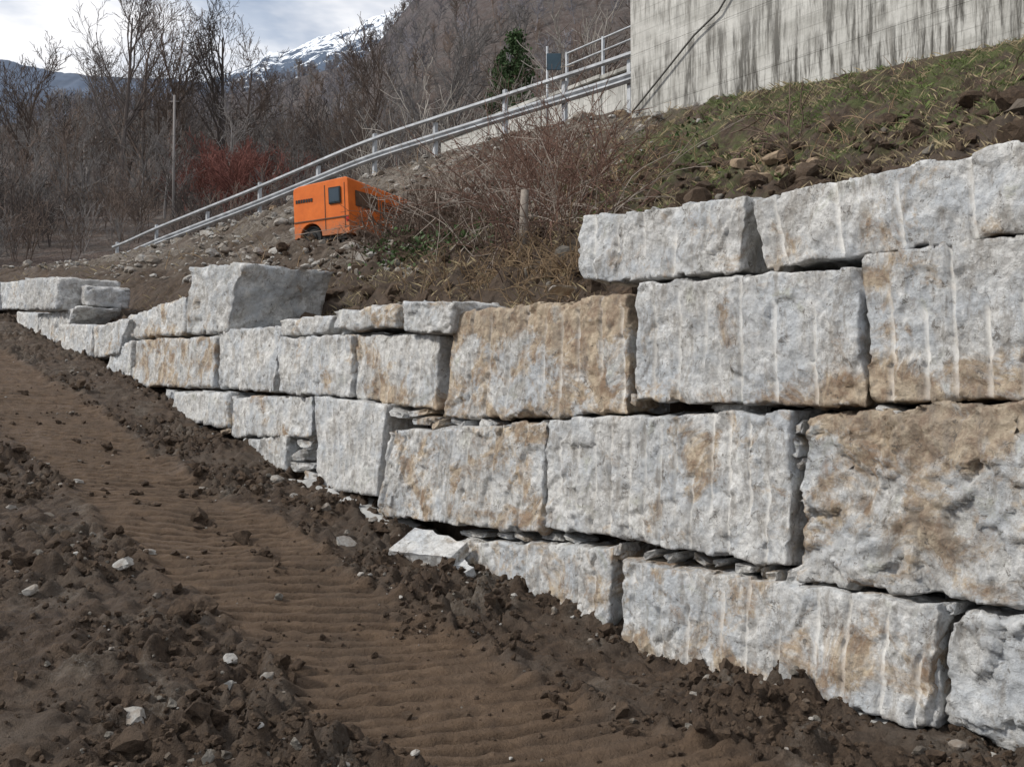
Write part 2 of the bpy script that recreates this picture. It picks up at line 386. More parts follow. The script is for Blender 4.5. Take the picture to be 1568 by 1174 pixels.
# ------------------------------------------------------------------ rocks
def ico(sub):
    bm=bmesh.new(); bmesh.ops.create_icosphere(bm,subdivisions=sub,radius=1); 
    v=np.array([x.co[:] for x in bm.verts]); f=np.array([[y.index for y in x.verts] for x in bm.faces]); bm.free(); return v,f
I2=ico(2); I3=ico(3); I4=ico(4)
def rockshape(base,sd,amp=.45,flat=.7,cut=5):
    v,f=base; v=v.copy(); r=np.random.default_rng(sd)
    v*= (1+amp*fbm(v*1.1+sd*3.1,3))[:,None]
    for i in range(cut):
        nrm=r.normal(size=3); nrm/=np.linalg.norm(nrm); d=r.uniform(.45,.8); k=v@nrm
        v-=np.clip(k-d,0,None)[:,None]*nrm
    return v*np.array([1,r.uniform(.65,1),flat])
def rotz(v,a):
    c,s=np.cos(a),np.sin(a); return np.stack([v[:,0]*c-v[:,1]*s,v[:,0]*s+v[:,1]*c,v[:,2]],-1)
def scatter(name,pos,size,mat,base,amp=.45,flat=.7,cut=5,smooth=True,parent=None,sink=.25,val=None):
    vars_=[rockshape(base,k+1,amp,flat,cut) for k in range(12)]; Vs=[];Fs=[];o=0; cols=[]
    for p,s in zip(pos,size):
        v=vars_[random.randrange(12)]; 
        ax=random.uniform(-.6,.6); c,sn=math.cos(ax),math.sin(ax)
        v=np.stack([v[:,0],v[:,1]*c-v[:,2]*sn,v[:,1]*sn+v[:,2]*c],-1)
        v=rotz(v,random.uniform(0,6.28))*s+np.array(p)+np.array([0,0,s*(.5-sink)])
        Vs.append(v); Fs.append(base[1]+o); o+=len(v); cols.append(np.full((len(v),3),random.random() if val is None else val))
    return obj(name,np_mesh(name,np.concatenate(Vs),np.concatenate(Fs),smooth,attr=np.concatenate(cols)),mat,parent)
def soil_clod_mat():
    m,nt,b=newmat("soil_clods"); p=geo_pos(nt); R=sepmask(nt)[0]; n2=noise(nt,p,22,4,.75)
    c=mix(nt,mapr(nt,n2,.36,.64),(.046,.031,.021),(.122,.083,.055)); c=mix(nt,mapr(nt,R,.5,1,0,.6),c,(.155,.112,.078))
    c=mix(nt,mapr(nt,R,.95,.97,0,.8),c,(.27,.25,.215))
    nt.links.new(c,b.inputs["Base Color"]); bump(nt,b,noise(nt,p,50,4,.8),1.,.03); return m
def pebble_mat():
    m,nt,b=newmat("pale_rubble"); p=geo_pos(nt); R=sepmask(nt)[0]; n2=noise(nt,p,12,4,.7)
    c=mix(nt,R,(.19,.165,.135),(.46,.45,.42)); c=mix(nt,mapr(nt,n2,.42,.62,0,.6),c,(.19,.14,.10))
    nt.links.new(c,b.inputs["Base Color"]); bump(nt,b,noise(nt,p,40,4,.75),.7,.02); return m
CLOD=soil_clod_mat(); PEB=pebble_mat()
def sample(n,slo,shi,vlo,vhi,dens=None):
    s=slo+(shi-slo)*rng.random(n)**1.3; v=rng.uniform(vlo,vhi,n)
    if dens is not None:
        k=rng.random(n)<dens(s,v); s,v=s[k],v[k]
    return s,v
def roughdens(s,v):
    P=np.stack([s,v,0*s],-1); w=fbm(P*np.array([.5,.8,1]),3)*.22; x=v+w
    t=(sstep(-2.65,-2.35,x)*(1-sstep(-1.15,-.9,x)))
    t2=(1-sstep(-4.0,-3.7,x))*.65
    cr=np.clip(fbm(P*2.2+21,3)-.25,0,1)*2.
    pt=np.clip(.46+1.5*fbm(P*.9+5,3),.08,1)
    return np.clip(1-t*np.clip(.97-cr,.3,.97)-t2,.01,1)*pt
s,v=sample(25000,1.2,17,-5,.05,roughdens); z=zat(s,v)
sz=np.clip(rng.lognormal(math.log(.017),.64,len(s)),.006,.10)
scatter("soil_clods",W(s,v,z),sz,CLOD,I2,.6,.8,4,False)
s,v=sample(12000,1.2,8,-4.6,0.05,lambda s,v:np.clip(roughdens(s,v)+.05,0,1)); z=zat(s,v)
scatter("soil_crumbs",W(s,v,z),np.clip(rng.lognormal(math.log(.0095),.4,len(s)),.004,.02),CLOD,I2,.6,.85,3,False)
s,v=sample(3200,1.5,20,-5,0,roughdens); z=zat(s,v)
k=rng.random(len(s))<(.3+.7*np.exp(v/.8)); s,v,z=s[k],v[k],z[k]
scatter("gravel_stones",W(s,v,z),np.clip(rng.lognormal(math.log(.014),.55,len(s)),.007,.07),PEB,I2,.4,.65,6,False)
bs=[(228,848,.06),(18,776,.06),(530,833,.13),(120,738,.07),(425,738,.10),(352,1050,.05),(410,1040,.05),(905,987,.04),(205,1095,.10),(240,908,.05),(560,700,.05),(310,740,.05),(190,870,.09),(45,905,.06),(650,790,.05),(75,790,.06),(1040,1010,.05),(480,745,.08),(500,790,.07),(450,765,.06),(380,730,.07)]
pp=[];ps=[]
for x,y,r in bs:
    a,b_,c=surf(x,y); pp.append(W(np.array(a),np.array(b_),zat(np.array([a]),np.array([b_]))[0])); ps.append(r)
scatter("field_stones",pp,ps,PEB,I3,.4,.7,8,False,sink=.45)
s,v=sample(9000,12,40,2.5,10,lambda s,v:np.clip(.35+fbm(np.stack([s*.6,v*.8,0*s],-1),3),.05,1)*(v<VR(s)-.1)*sstep(11,14,s)); z=zat(s,v)
scatter("bank_gravel",W(s,v,z),np.clip(rng.lognormal(math.log(.045),.6,len(s)),.02,.24),PEB,I2,.4,.65,6,False)
s,v=sample(3500,3,20,.9,7); z=zat(s,v)
scatter("bank_clods",W(s,v,z),np.clip(rng.lognormal(math.log(.04),.65,len(s)),.015,.19),CLOD,I2,.5,.7,4,False)
bk=[(860,215,.2),(845,222,.12),(1133,270,.16),(1185,265,.14),(1170,283,.13),(1210,262,.12),(1245,268,.12),(925,170,.2),(905,180,.15),(935,155,.15),(880,182,.14),(640,322,.16),(655,310,.12),(600,300,.15),(420,327,.18),(1150,275,.1),(1225,280,.1),(480,415,.12),(450,440,.12),(950,180,.16),(1000,205,.12),(1160,262,.15),(1200,275,.16),(1225,255,.12)]
pp=[];ps=[]
for x,y,r in bk:
    a,b_,c=surf(x,y); pp.append(W(np.array(a),np.array(b_),zat(np.array([a]),np.array([b_]))[0])); ps.append(r)
BROCK=simple("weathered_rock",(.27,.20,.135),.35,6,.9,.7,.03)
scatter("bank_rocks",pp,ps,BROCK,I3,.4,.75,9,False)
# chinking stones in joints
ch=[(588,628,14,9),(607,634,12,6),(630,632,24,8),(655,642,18,6),(668,650,14,9),(690,646,13,8),(706,654,10,8),(740,650,22,9),(776,656,12,8),(820,655,14,9),(640,645,20,6),
 (1218,655,9,14),(1215,686,10,16),(1220,710,8,10),(1105,624,50,8),(1355,630,26,7),
 (705,818,13,5),(762,820,20,6),(792,822,12,6),(832,822,26,7),(938,842,16,9),(942,852,10,7),(990,849,18,8),(1022,853,14,7),(1060,858,20,7),(1090,862,14,7),(1135,872,28,7),(1182,882,14,12),(1215,882,24,14),(1240,890,18,10),
 (455,656,14,12),(458,680,17,8),(456,697,19,8),(462,714,15,8),(447,715,14,10),(468,668,10,10),(1160,876,12,8),(520,508,16,5),(670,505,14,4),(835,440,10,5),
 (345,660,14,6),(258,605,8,8),(318,560,8,20),(320,535,8,10),(470,730,18,9),(425,735,16,9),(395,720,16,7),(300,655,14,6),(1445,935,14,9),(968,612,8,10),(720,820,14,5),(865,826,18,6)]
Vs=[];Fs=[];o=0;cl=[]
for x,y,w,h in ch:
    a,b_=wall_sz(x,y); d=a*DY+ (D0)*NY; sc=d/F
    al=max(.25,abs((ray(x,y)[:2]@np.array([NX,NY]))/np.linalg.norm(ray(x,y)[:2])))
    v_=I3[0]; v_=np.sign(v_)*np.abs(v_)**.4; v_=v_*(1+.28*fbm(I3[0]*1.6+x,3))[:,None]
    v_=v_/np.abs(v_).max(0); v_[:,2]*=1-.55*random.uniform(-1,1)*v_[:,0]
    L_=w*sc/al*random.uniform(.6,.95)
    vert=np.stack([a-v_[:,0]*L_, .15+random.uniform(-.05,.06)+KB*(b_+1.76)+v_[:,1]*.14, b_+v_[:,2]*h*sc*random.uniform(.7,1.15)+v_[:,0]*random.uniform(-.03,.03)],-1)
    Vs.append(W(vert[:,0],vert[:,1],vert[:,2])); Fs.append(I3[1]+o); o+=len(v_); cl.append(np.stack([np.full(len(v_),random.uniform(0,.8)),np.zeros(len(v_)),np.full(len(v_),random.uniform(.35,.95))],-1))
obj("chinking_stones",np_mesh("chinking_stones",np.concatenate(Vs),np.concatenate(Fs),False,attr=np.concatenate(cl),recalc=True),STONE,wall)
def slab(name,px,py,L,Wd,H,yaw,pitch,stain=.1,lift=.45):
    a,b_,c=surf(px,py); c=zat(np.array([a]),np.array([b_]))[0]
    bm=bmesh.new(); bmesh.ops.create_cube(bm,size=1); bmesh.ops.subdivide_edges(bm,edges=bm.edges,cuts=12,use_grid_fill=True)
    for x in bm.verts:
        t=x.co; w=1-.35*(t.x+.5)
        x.co=Vector((t.x*L,t.y*Wd*w,t.z*H))
    vv_=np.array([x.co[:] for x in bm.verts]); d_=fbm(vv_*7+px,3)
    for i,x in enumerate(bm.verts): x.co+=Vector((.02*d_[i],.015*d_[i],.012*d_[i]))
    me=bpy.data.meshes.new(name); bm.to_mesh(me); bm.free()
    A=me.color_attributes.new("mask",'FLOAT_COLOR','POINT')
    for i in range(len(me.vertices)): A.data[i].color=(stain,.25,1,1)
    o=obj(name,me,STONE); o.location=W(np.array(a),np.array(b_),np.array(c+H*lift)).tolist(); o.rotation_euler=(pitch,.1,yaw); return o
slab("split_stone_slab",660,862,.62,.42,.12,math.radians(-32),.42,.3,.6)
slab("split_stone_slab",704,882,.30,.22,.08,math.radians(-60),.4,.15,.5)
# ------------------------------------------------------------------ tubes / vegetation
class Tubes:
    def __init__(s): s.V=[];s.F=[];s.o=0
    def add(s,pts,rad,sides=3):
        pts=np.asarray(pts,float); n=len(pts); rad=np.broadcast_to(rad,(n,))
        t=np.gradient(pts,axis=0); t/=np.linalg.norm(t,axis=1)[:,None]+1e-9
        ref=np.array([0,0,1.]) if abs(t[0,2])<.8 else np.array([1.,0,0])
        a=np.cross(t,ref); a/=np.linalg.norm(a,axis=1)[:,None]+1e-9; b=np.cross(t,a)
        th=np.arange(sides)*2*np.pi/sides
        ring=pts[:,None]+rad[:,None,None]*(np.cos(th)[None,:,None]*a[:,None]+np.sin(th)[None,:,None]*b[:,None])
        s.V.append(ring.reshape(-1,3))
        i=np.arange(n-1)[:,None]*sides; j=np.arange(sides)[None]; j2=(j+1)%sides
        s.F.append(np.stack([i+j,i+j2,i+sides+j2,i+sides+j],-1).reshape(-1,4)+s.o); s.o+=n*sides
    def mesh(s,name): return np_mesh(name,np.concatenate(s.V),np.concatenate(s.F))
def grow(T,p,d,L,r,lvl,maxl,kids,up,wander,rmin,start=.25):
    n=7 if lvl==0 else (5 if lvl<maxl else 3)
    pts=[p.copy()]; d=d/np.linalg.norm(d); dirs=[d]
    for i in range(n):
        d=d+rng.normal(size=3)*wander*(.5 if lvl==0 else 1)+np.array([0,0,up]); d/=np.linalg.norm(d)
        pts.append(pts[-1]+d*L/n); dirs.append(d)
    pts=np.array(pts); rad=np.maximum(r*np.linspace(1,.3 if lvl else .2,n+1),rmin)
    T.add(pts,rad,6 if lvl==0 else (4 if lvl==1 else 3))
    if lvl<maxl:
        for k in range(kids[lvl]):
            t=start+(1-start)*((k+rng.random())/kids[lvl]); t=min(t,.99); i=int(t*n); f=t*n-i
            q=pts[i]*(1-f)+pts[i+1]*f
            perp=rng.normal(size=3); perp-=perp@dirs[i]*dirs[i]; perp/=np.linalg.norm(perp)
            ang=rng.uniform(.45,.9); nd=dirs[i]*math.cos(ang)+perp*math.sin(ang)
            grow(T,q,nd,L*rng.uniform(.42,.62)*(1-.45*t if lvl==0 else 1-.2*t),max(r*(1-.7*t)*.55,rmin),lvl+1,maxl,kids,up,wander,rmin,.15)
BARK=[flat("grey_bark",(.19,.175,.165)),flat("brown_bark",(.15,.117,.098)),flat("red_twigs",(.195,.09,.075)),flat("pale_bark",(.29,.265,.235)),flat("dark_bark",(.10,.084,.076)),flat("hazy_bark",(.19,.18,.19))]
def treemesh(name,H,kids,maxl,rmin,up=.08,wander=.13,r=None,multi=1):
    T=Tubes()
    for m in range(multi):
        d=np.array([rng.normal()*.06*(1+multi),rng.normal()*.06*(1+multi),1.])
        grow(T,np.array([rng.normal()*.1*(multi-1),rng.normal()*.1*(multi-1),-.3]),d,H*rng.uniform(.85,1),r or H*.016,0,maxl,kids,up,wander,rmin)
    return T.mesh(name)
def hill_zz(x,y):
    x=np.atleast_1d(np.array(x,float)); y=np.atleast_1d(np.array(y,float))
    h=hill_z(x,y); s_=x*DX+y*DY; v_=x*NX+y*NY-D0
    b=base_z(s_,v_); return np.where(s_<120,np.maximum(h,b),h)
def forest(name,me,mat,xs,ys,sc,zoff=0,zs=None):
    me.materials.append(mat)
    child=bpy.data.objects.new("tree_form",me); link(child)
    zs=hill_zz(xs,ys)+zoff if zs is None else zs
    n=len(xs); Vv=np.zeros((n,3,3)); a=rng.uniform(0,6.28,n)
    for k in range(3):
        an=a+k*2*np.pi/3; r=sc*.8774
        Vv[:,k,0]=xs+r*np.cos(an); Vv[:,k,1]=ys+r*np.sin(an); Vv[:,k,2]=zs
    me2=np_mesh(name,Vv.reshape(-1,3),np.arange(3*n).reshape(-1,3),False)
    o=bpy.data.objects.new(name,me2); link(o); child.parent=o
    o.instance_type='FACES'; o.use_instance_faces_scale=True; o.instance_faces_scale=1; o.show_instancer_for_render=False; o.show_instancer_for_viewport=False
    return o
def pol(n,amin,amax,ymin,ymax,p=1.0):
    y=ymin+(ymax-ymin)*rng.random(n)**p; a=rng.uniform(amin,amax,n)
    k=~((a>-.325)&(a<-.225)&(y<80)&(y>56)); a=a[k]; y=y[k]
    return a*y,y
mats=[BARK[0],BARK[1],BARK[4],BARK[0],BARK[1]]
for i in range(5):
    me=treemesh("bare_tree_form",11,(10,5,3),3,.026,up=.10)
    x,y=pol(85,-.60,.25,56,170,1.0); forest("bare_forest",me,mats[i],x,y,rng.uniform(.45,.80,len(x))*np.where(y>85,1.08,.85))
for i in range(4):
    me=treemesh("bare_tree_form",11,(10,5),2,.085,up=.10)
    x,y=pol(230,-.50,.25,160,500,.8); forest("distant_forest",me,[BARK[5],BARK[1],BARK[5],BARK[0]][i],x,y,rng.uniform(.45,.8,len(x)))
for i in range(3):
    me=treemesh("thicket_form",3.2,(8,4),2,.014,up=.12,multi=4,r=.035)
    x,y=pol(95,-.62,.20,47,95,1.2)
    forest("undergrowth_thicket",me,[BARK[1],BARK[0],BARK[4]][i],x,y,rng.uniform(.6,1.3,len(x)))
me=treemesh("thicket_form",5,(9,6),2,.022,up=.10,multi=4,r=.04)
x=np.concatenate([rng.normal(-.272,.024,14),rng.normal(-.305,.018,3)]); y=rng.uniform(74,86,17); x=x*y
forest("red_twig_shrubs",me,BARK[2],x,y,rng.uniform(.7,1.15,17))
for i in range(2):
    me=treemesh("sapling_form",5.5,(12,5),2,.014,up=.12,r=.05)
    n=34; s_=rng.uniform(16,38,n); v_=VR(s_)+rng.uniform(5,11,n); p_=W(s_,v_,0*s_)
    forest("roadside_saplings",me,[BARK[3],BARK[1]][i],p_[:,0],p_[:,1],rng.uniform(.5,1.0,n))
for (px,py,d,H) in [(185,265,88,14.5),(335,262,90,14.9),(130,250,95,11.5),(250,262,92,11),(375,262,95,11.5),(40,255,85,9),(650,190,60,6.5),(215,255,96,13.5),(300,262,98,13.5),(560,225,75,6.5)]:
    rd=ray(px,py); x_,y_=rd[0]/rd[1]*d,d; zb=rd[2]/rd[1]*d; zt=zb+H
    z0=hill_zz(x_,y_)[0]; H2=max(5,zt-z0)
    me=treemesh("bare_tree",H2,(13,6,4,3),4,.018,up=.13,wander=.12,r=H2*.018)
    o=obj("bare_tree",me,BARK[random.choice([0,1,1,4])]); o.location=(x_,y_,z0); o.rotation_euler=(0,0,random.random()*6)
def cyl(name,p0,p1,r,mat,parent=None,sides=10):
    T=Tubes(); T.add([p0,p1],r,sides); me=T.mesh(name)
    bm=bmesh.new(); bm.from_mesh(me); bmesh.ops.holes_fill(bm,edges=[e for e in bm.edges if e.is_boundary]); bm.to_mesh(me); bm.free()
    return obj(name,me,mat,parent)
rd=ray(266,240); x_,y_=rd[0]/rd[1]*62,62.; z0=float(hill_zz(x_,y_)[0]); zt=ray(266,145)[2]/rd[1]*62
up_=empty("utility_pole",(x_,y_,z0)); cyl("shaft",(0,0,-.5),(0,0,zt-z0),.07,BARK[0],up_); cyl("crossarm",(-.3,0,zt-z0-.4),(.3,0,zt-z0-.4),.03,BARK[0],up_)
def leaves(name,C,size,mat,parent=None):
    n=len(C); a=rng.uniform(0,6.28,n); t=rng.uniform(-1,1,n)
    u=np.stack([np.cos(a),np.sin(a),rng.uniform(-.4,.4,n)],-1); w=np.stack([-np.sin(a)*t,np.cos(a)*t,np.sqrt(1-t*t)+.1],-1)
    s_=np.broadcast_to(size,(n,))[:,None]
    Vv=np.stack([C-u*s_*.5,C+w*s_*.6,C+u*s_*.5,C-w*s_*.6],1).reshape(-1,3)
    return obj(name,np_mesh(name,Vv,np.arange(4*n).reshape(-1,4),False),mat,parent)
LEAF=simple("ivy_leaf",(.06,.10,.032),.5,3,.6,0)
CONI=simple("conifer_foliage",(.045,.078,.028),.5,2,.8,0)
def evergreen(px,d,ytop,ybot,wd):
    rd=ray(px,ybot); x_,y_=rd[0]/rd[1]*d,d; zt=ray(px,ytop); zt=zt[2]/zt[1]*d; zb=rd[2]/rd[1]*d-1.5
    e=empty("evergreen_tree",(x_,y_,0))
    T=Tubes(); T.add([(0,0,zb-1.5),(0,.05,(zb+zt)/2),(0,0,zt)],np.array([.15,.09,.02]),6)
    C=[]
    for k in range(60):
        t=rng.random()**.8; z_=zb+(zt-zb)*t; a=rng.uniform(0,6.28); L=wd*(1.05-t)**.7*rng.uniform(.4,1.3)
        tip=np.array([math.cos(a)*L,math.sin(a)*L,z_+L*.25]); T.add([(0,0,z_),tip*[.6,.6,1]-[0,0,.05],tip],np.array([.03,.02,.008]),3)
        m=70; f=rng.random(m)**.6; C.append(np.array([0,0,z_])+f[:,None]*(tip-[0,0,z_])+rng.normal(size=(m,3))*.12)
    C=np.concatenate(C); obj("trunk",T.mesh("trunk"),BARK[1],e); leaves("foliage",C,rng.uniform(.05,.14,len(C)),CONI,e)
evergreen(790,46,52,140,1.4); evergreen(768,52,90,150,1.1)
def on(px,py):
    a,b_,c=surf(px,py); return W(np.array(a),np.array(b_),np.array(zat(np.array([a]),np.array([b_]))[0]))
def brush(name,centres,mat,n,Lr,rmin,spread,twigs=6,lean=(0,0)):
    T=Tubes()
    for (px,py,wt) in centres:
        c=on(px,py)
        for k in range(int(n*wt)):
            p=c+np.array([rng.normal()*spread,rng.normal()*spread,0]); s_=p[0]*DX+p[1]*DY; v_=p[0]*NX+p[1]*NY-D0; p[2]=zat(np.array([s_]),np.array([v_]))[0]-.03
            d=np.array([rng.normal()*.6+lean[0],rng.normal()*.6-.15+lean[1],1.]); d/=np.linalg.norm(d); L=rng.uniform(*Lr); m=8
            pts=[p]; sag=rng.uniform(.03,.22); dirs=[]
            for i in range(m):
                d=d+rng.normal(size=3)*.12+np.array([0,0,-sag]); d/=np.linalg.norm(d); pts.append(pts[-1]+d*L/m); dirs.append(d)
            pts=np.array(pts); T.add(pts,np.maximum(np.linspace(.010,.003,m+1),rmin),3)
            for j in range(rng.integers(2,twigs)):
                i=rng.integers(2,m); dd=dirs[i]+rng.normal(size=3)*.7; dd/=np.linalg.norm(dd); l=L*rng.uniform(.1,.35)
                T.add([pts[i],pts[i]+dd*l*.5,pts[i]+dd*l+rng.normal(size=3)*.04],np.array([rmin*1.2,rmin,rmin*.7]),3)
    return obj(name,T.mesh(name),mat)
BR=flat("bramble_stems",(.20,.125,.098)); BR2=flat("dry_stems",(.30,.215,.135)); BRD=flat("dark_stems",(.12,.088,.07)); BRG=flat("grey_stems",(.31,.265,.225))
brush("bramble_bush",[(830,300,1),(800,260,1),(870,330,1),(850,370,.8),(780,330,.8),(900,300,.7),(880,260,.4),(760,290,.5)],BR,62,(.7,2.1),.005,.5)
brush("bramble_bush",[(730,360,1),(690,380,1),(650,360,.7),(700,340,.8),(620,385,.8),(595,385,.9),(760,390,.7),(870,390,.7),(640,340,.7),(610,375,.8)],BRD,60,(.4,1.2),.0045,.35)
brush("bramble_bush",[(740,330,1),(820,330,1),(780,370,1),(680,350,.7),(640,350,.6),(880,360,.7),(850,240,.4),(700,300,.6),(610,372,.5)],BRG,32,(.6,1.9),.005,.5)
brush("dry_grass_roots",[(780,420,1),(830,425,1),(880,420,1),(740,430,.6),(690,430,.4),(850,400,.8),(640,430,.4),(800,440,.6),(870,440,.6)],BR2,60,(.2,.6),.003,.28,3)
brush("bare_sapling",[(1212,225,.12)],BRD,60,(.8,1.3),.01,.04,8)
brush("bare_sapling",[(1520,160,.06)],BRD,60,(.7,1.1),.007,.15,8)
brush("weed_stems",[(1000,280,.4),(1100,270,.4),(950,200,.3),(1400,120,.2),(940,290,.7),(600,280,.2),(470,380,.2),(1210,250,.4),(380,400,.2),(300,400,.2),(1000,240,.5),(1300,220,.3)],BR2,40,(.2,.6),.003,.5,4)
C=[]
for (px,py,n,sp) in [(600,392,260,.22),(650,392,280,.28),(700,390,220,.28),(620,405,200,.25),(740,360,80,.3),(570,398,160,.18),(1040,215,120,.3),(1100,190,100,.4)]:
    c=on(px,py); q=c+rng.normal(size=(n,3))*sp; s_=q[:,0]*DX+q[:,1]*DY; v_=q[:,0]*NX+q[:,1]*NY-D0; q[:,2]=zat(s_,v_)+rng.random(n)**2*(.35 if px<900 else .1); C.append(q)
C=np.concatenate(C); leaves("ivy_patch",C,rng.uniform(.03,.07,len(C)),LEAF)
def grass(name,n,slo,shi,vlo,vhi,mat,dens,hr,wd=.006):
    s_=rng.uniform(slo,shi,n); v_=rng.uniform(vlo,vhi,n); k=rng.random(n)<dens(s_,v_); s_,v_=s_[k],v_[k]; n=len(s_)
    B=W(s_,v_,zat(s_,v_)-.01); a=rng.uniform(0,6.28,n); h=rng.uniform(*hr,n)[:,None]; u=np.stack([np.cos(a),np.sin(a),0*a],-1)*wd
    l=np.stack([rng.normal(size=n)*.6,rng.normal(size=n)*.6,np.ones(n)],-1)
    Vv=np.stack([B-u,B+u,B+l*h*.6+u*.6,B+l*h*np.array([1.5,1.5,1])],1).reshape(-1,3)
    return obj(name,np_mesh(name,Vv,np.arange(4*n).reshape(-1,4),False),mat)
GR1=simple("grass_blades",(.115,.150,.048),.45,2,.8,0); GR2=simple("straw",(.29,.235,.14),.3,2,.9,0)
def gd(s,v):
    P=np.stack([s,v,0*s],-1); return np.clip(sstep(3.8,5.6,v+fbm(P*.6,2)*1.2)*(1-sstep(12.2,14.0,s+fbm(P*.5+4,2)*1.5))*np.clip(.10+1.8*fbm(P*1.3+30,4),.015,.9),0,1)
grass("grass",100000,2,15,3,9.9,GR1,gd,(.03,.08)); grass("dry_grass",60000,2,15,1.5,9.9,GR2,lambda s,v:np.clip(.25+fbm(np.stack([s,v,0*s],-1)*.9+50,3),.05,.7),(.03,.12),.004)
grass("dry_grass",12000,13,40,1.5,9,GR2,lambda s,v:np.clip(fbm(np.stack([s,v,0*s],-1)*.7+60,3),.02,.7)*(v<VR(s)),(.04,.14),.005)
# ------------------------------------------------------------------ concrete abutment
def conc_mat():
    m,nt,b=newmat("weathered_concrete"); p=tc(nt); st=vscale(nt,p,(1,1,.09))
    c=mix(nt,mapr(nt,noise(nt,p,.9,5,.7,.3),.35,.65),(.41,.40,.365),(.62,.61,.57))
    c=mix(nt,mapr(nt,noise(nt,vscale(nt,p,(.12,.12,4.0)),1,5,.65),.50,.66,0,.5),c,(.31,.305,.275))
    sx=N(nt,"ShaderNodeSeparateXYZ"); nt.links.new(p,sx.inputs[0])
    wv=mth(nt,'FRACT',mth(nt,'MULTIPLY',sx.outputs[2],4.29)); ln=mapr(nt,mth(nt,'ABSOLUTE',mth(nt,'SUBTRACT',wv,.5)),.0,.06,1,0)
    c=mix(nt,mth(nt,'MULTIPLY',ln,mapr(nt,noise(nt,p,1.5,3),.4,.6,.12,.5)),c,(.19,.185,.165))
    s1=mapr(nt,noise(nt,st,5.0,5,.78),.45,.59); s2=mapr(nt,noise(nt,p,.5,4,.6),.36,.50)
    lowf=mapr(nt,sx.outputs[2],4.2,1.2,.5,1)
    c=mix(nt,mth(nt,'MULTIPLY',mth(nt,'MULTIPLY',s1,s2),lowf),c,(.085,.08,.07))
    c=mix(nt,mapr(nt,noise(nt,st,12,5,.75),.52,.64,0,.55),c,(.16,.15,.13))
    nt.links.new(c,b.inputs["Base Color"]); bump(nt,b,noise(nt,p,18,4,.7),.35,.02); return m
CONC=conc_mat()
def obox(name,s0,s1,v0,v1,z0,z1,mat,parent=None,bev=.0,origin=None):
    bm=bmesh.new(); vs=[]
    for z_ in (z0,z1):
        for (a,b_) in ((s0,v0),(s1,v0),(s1,v1),(s0,v1)): vs.append(bm.verts.new(W(np.array(a),np.array(b_),np.array(z_))))
    for f in ((0,1,2,3),(4,5,6,7),(0,1,5,4),(1,2,6,5),(2,3,7,6),(3,0,4,7)): bm.faces.new([vs[i] for i in f])
    bmesh.ops.recalc_face_normals(bm,faces=bm.faces)
    if bev: bmesh.ops.bevel(bm,geom=list(bm.edges),offset=bev,segments=2,affect='EDGES')
    me=bpy.data.meshes.new(name)
    if origin is not None:
        for v_ in bm.verts: v_.co-=Vector(origin)
    bm.to_mesh(me); bm.free(); return obj(name,me,mat,parent)
ab=empty("concrete_abutment",W(np.array(14.85),np.array(9.9),np.array(5.)).tolist()); oo=list(ab.location)
zz=4.0; k=0
while zz<14:
    obox("pour_lift_%d"%k,-12,14.85,9.9,12.5,zz,zz+1.24,CONC,ab,.004,oo); zz+=1.2415; k+=1
obox("core",-12.2,14.75,9.95,12.4,3.5,14.2,CONC,ab,0,oo)
cab=Tubes()
def wp(px,py,dv=-.08):
    d=ray(px,py); t=(D0+9.9+dv)/(NX*d[0]+NY*d[1]); return d*t
pts=[wp(1125,-25),wp(1100,18),wp(1062,55),wp(1010,120),wp(968,172)]
cab.add(np.array(pts),.022,5); obj("drain_hose",cab.mesh("drain_hose"),simple("dark_rubber",(.11,.105,.095),.2,4,.7,0))
# ------------------------------------------------------------------ guardrail
GALV=simple("galvanised_steel",(.42,.435,.45),.28,3,.6,0,0,.35)
gl=empty("guardrail")
sf=np.linspace(14.9,41.5,90); vf=np.interp(sf,[14.9,15.8,19.7,24.4,30,37,41],[10.55,10.5,10.15,9.15,8.25,7.35,7.25]); 
ker=np.ones(9)/9
def sm(a): return np.convolve(np.pad(a,4,mode='edge'),ker,'valid')
vf=sm(vf); zf=sm(RZ(sf))
def sweep(name,prof,sarr,varr,zarr,mat,parent):
    C=np.array([[W(np.array(a),np.array(b_+p[0]),np.array(c+p[1])) for p in prof] for a,b_,c in zip(sarr,varr,zarr)])
    return obj(name,np_mesh(name,C.reshape(-1,3),grid_faces(len(sarr),len(prof)),False),mat,parent)
wprof=[(0,.36),(-.02,.365),(-.085,.41),(-.085,.445),(-.015,.47),(-.015,.50),(-.085,.525),(-.085,.56),(-.02,.605),(0,.61)]
sweep("w_beam",wprof,sf,vf,zf,GALV,gl)
tp=[(-.06,.96),(-.08,.972),(-.08,1.03),(-.06,1.042),(.03,1.042),(.05,1.03),(.05,.972),(.03,.96),(-.06,.96)]
sweep("top_rail",tp,sf,vf,zf,GALV,gl)
def seg_s(px):
    return min(np.linspace(14.9,41.5,1200),key=lambda a: abs((lambda P:P[0]/P[1]-(px-784)/F)(W(np.array(a),np.array(np.interp(a,sf,vf)),np.array(0.)))))
for i,x_ in enumerate((962,860,768,660,567,480,390,310,232,172)):
    a=seg_s(x_); v1=float(np.interp(a,sf,vf)); z1=float(np.interp(a,sf,zf))
    obox("post_%d"%i,a-.06,a+.06,v1+.06,v1+.16,z1-.6,z1+(1.2 if x_ in (768,567,390,232,172) else .93),GALV,gl,.006)
par=empty("concrete_parapet")
for i in range(4):
    a=17+i*2.6
    obox("panel_%d"%i,a+.01,a+2.59,13.6,13.85,6.5,9.25+.05*i*(i<3),CONC,par,.02)
    obox("coping_%d"%i,a+.01,a+2.58,13.52,13.93,9.25+.05*i*(i<3)+.002,9.38+.05*i*(i<3),CONC,par,.02)
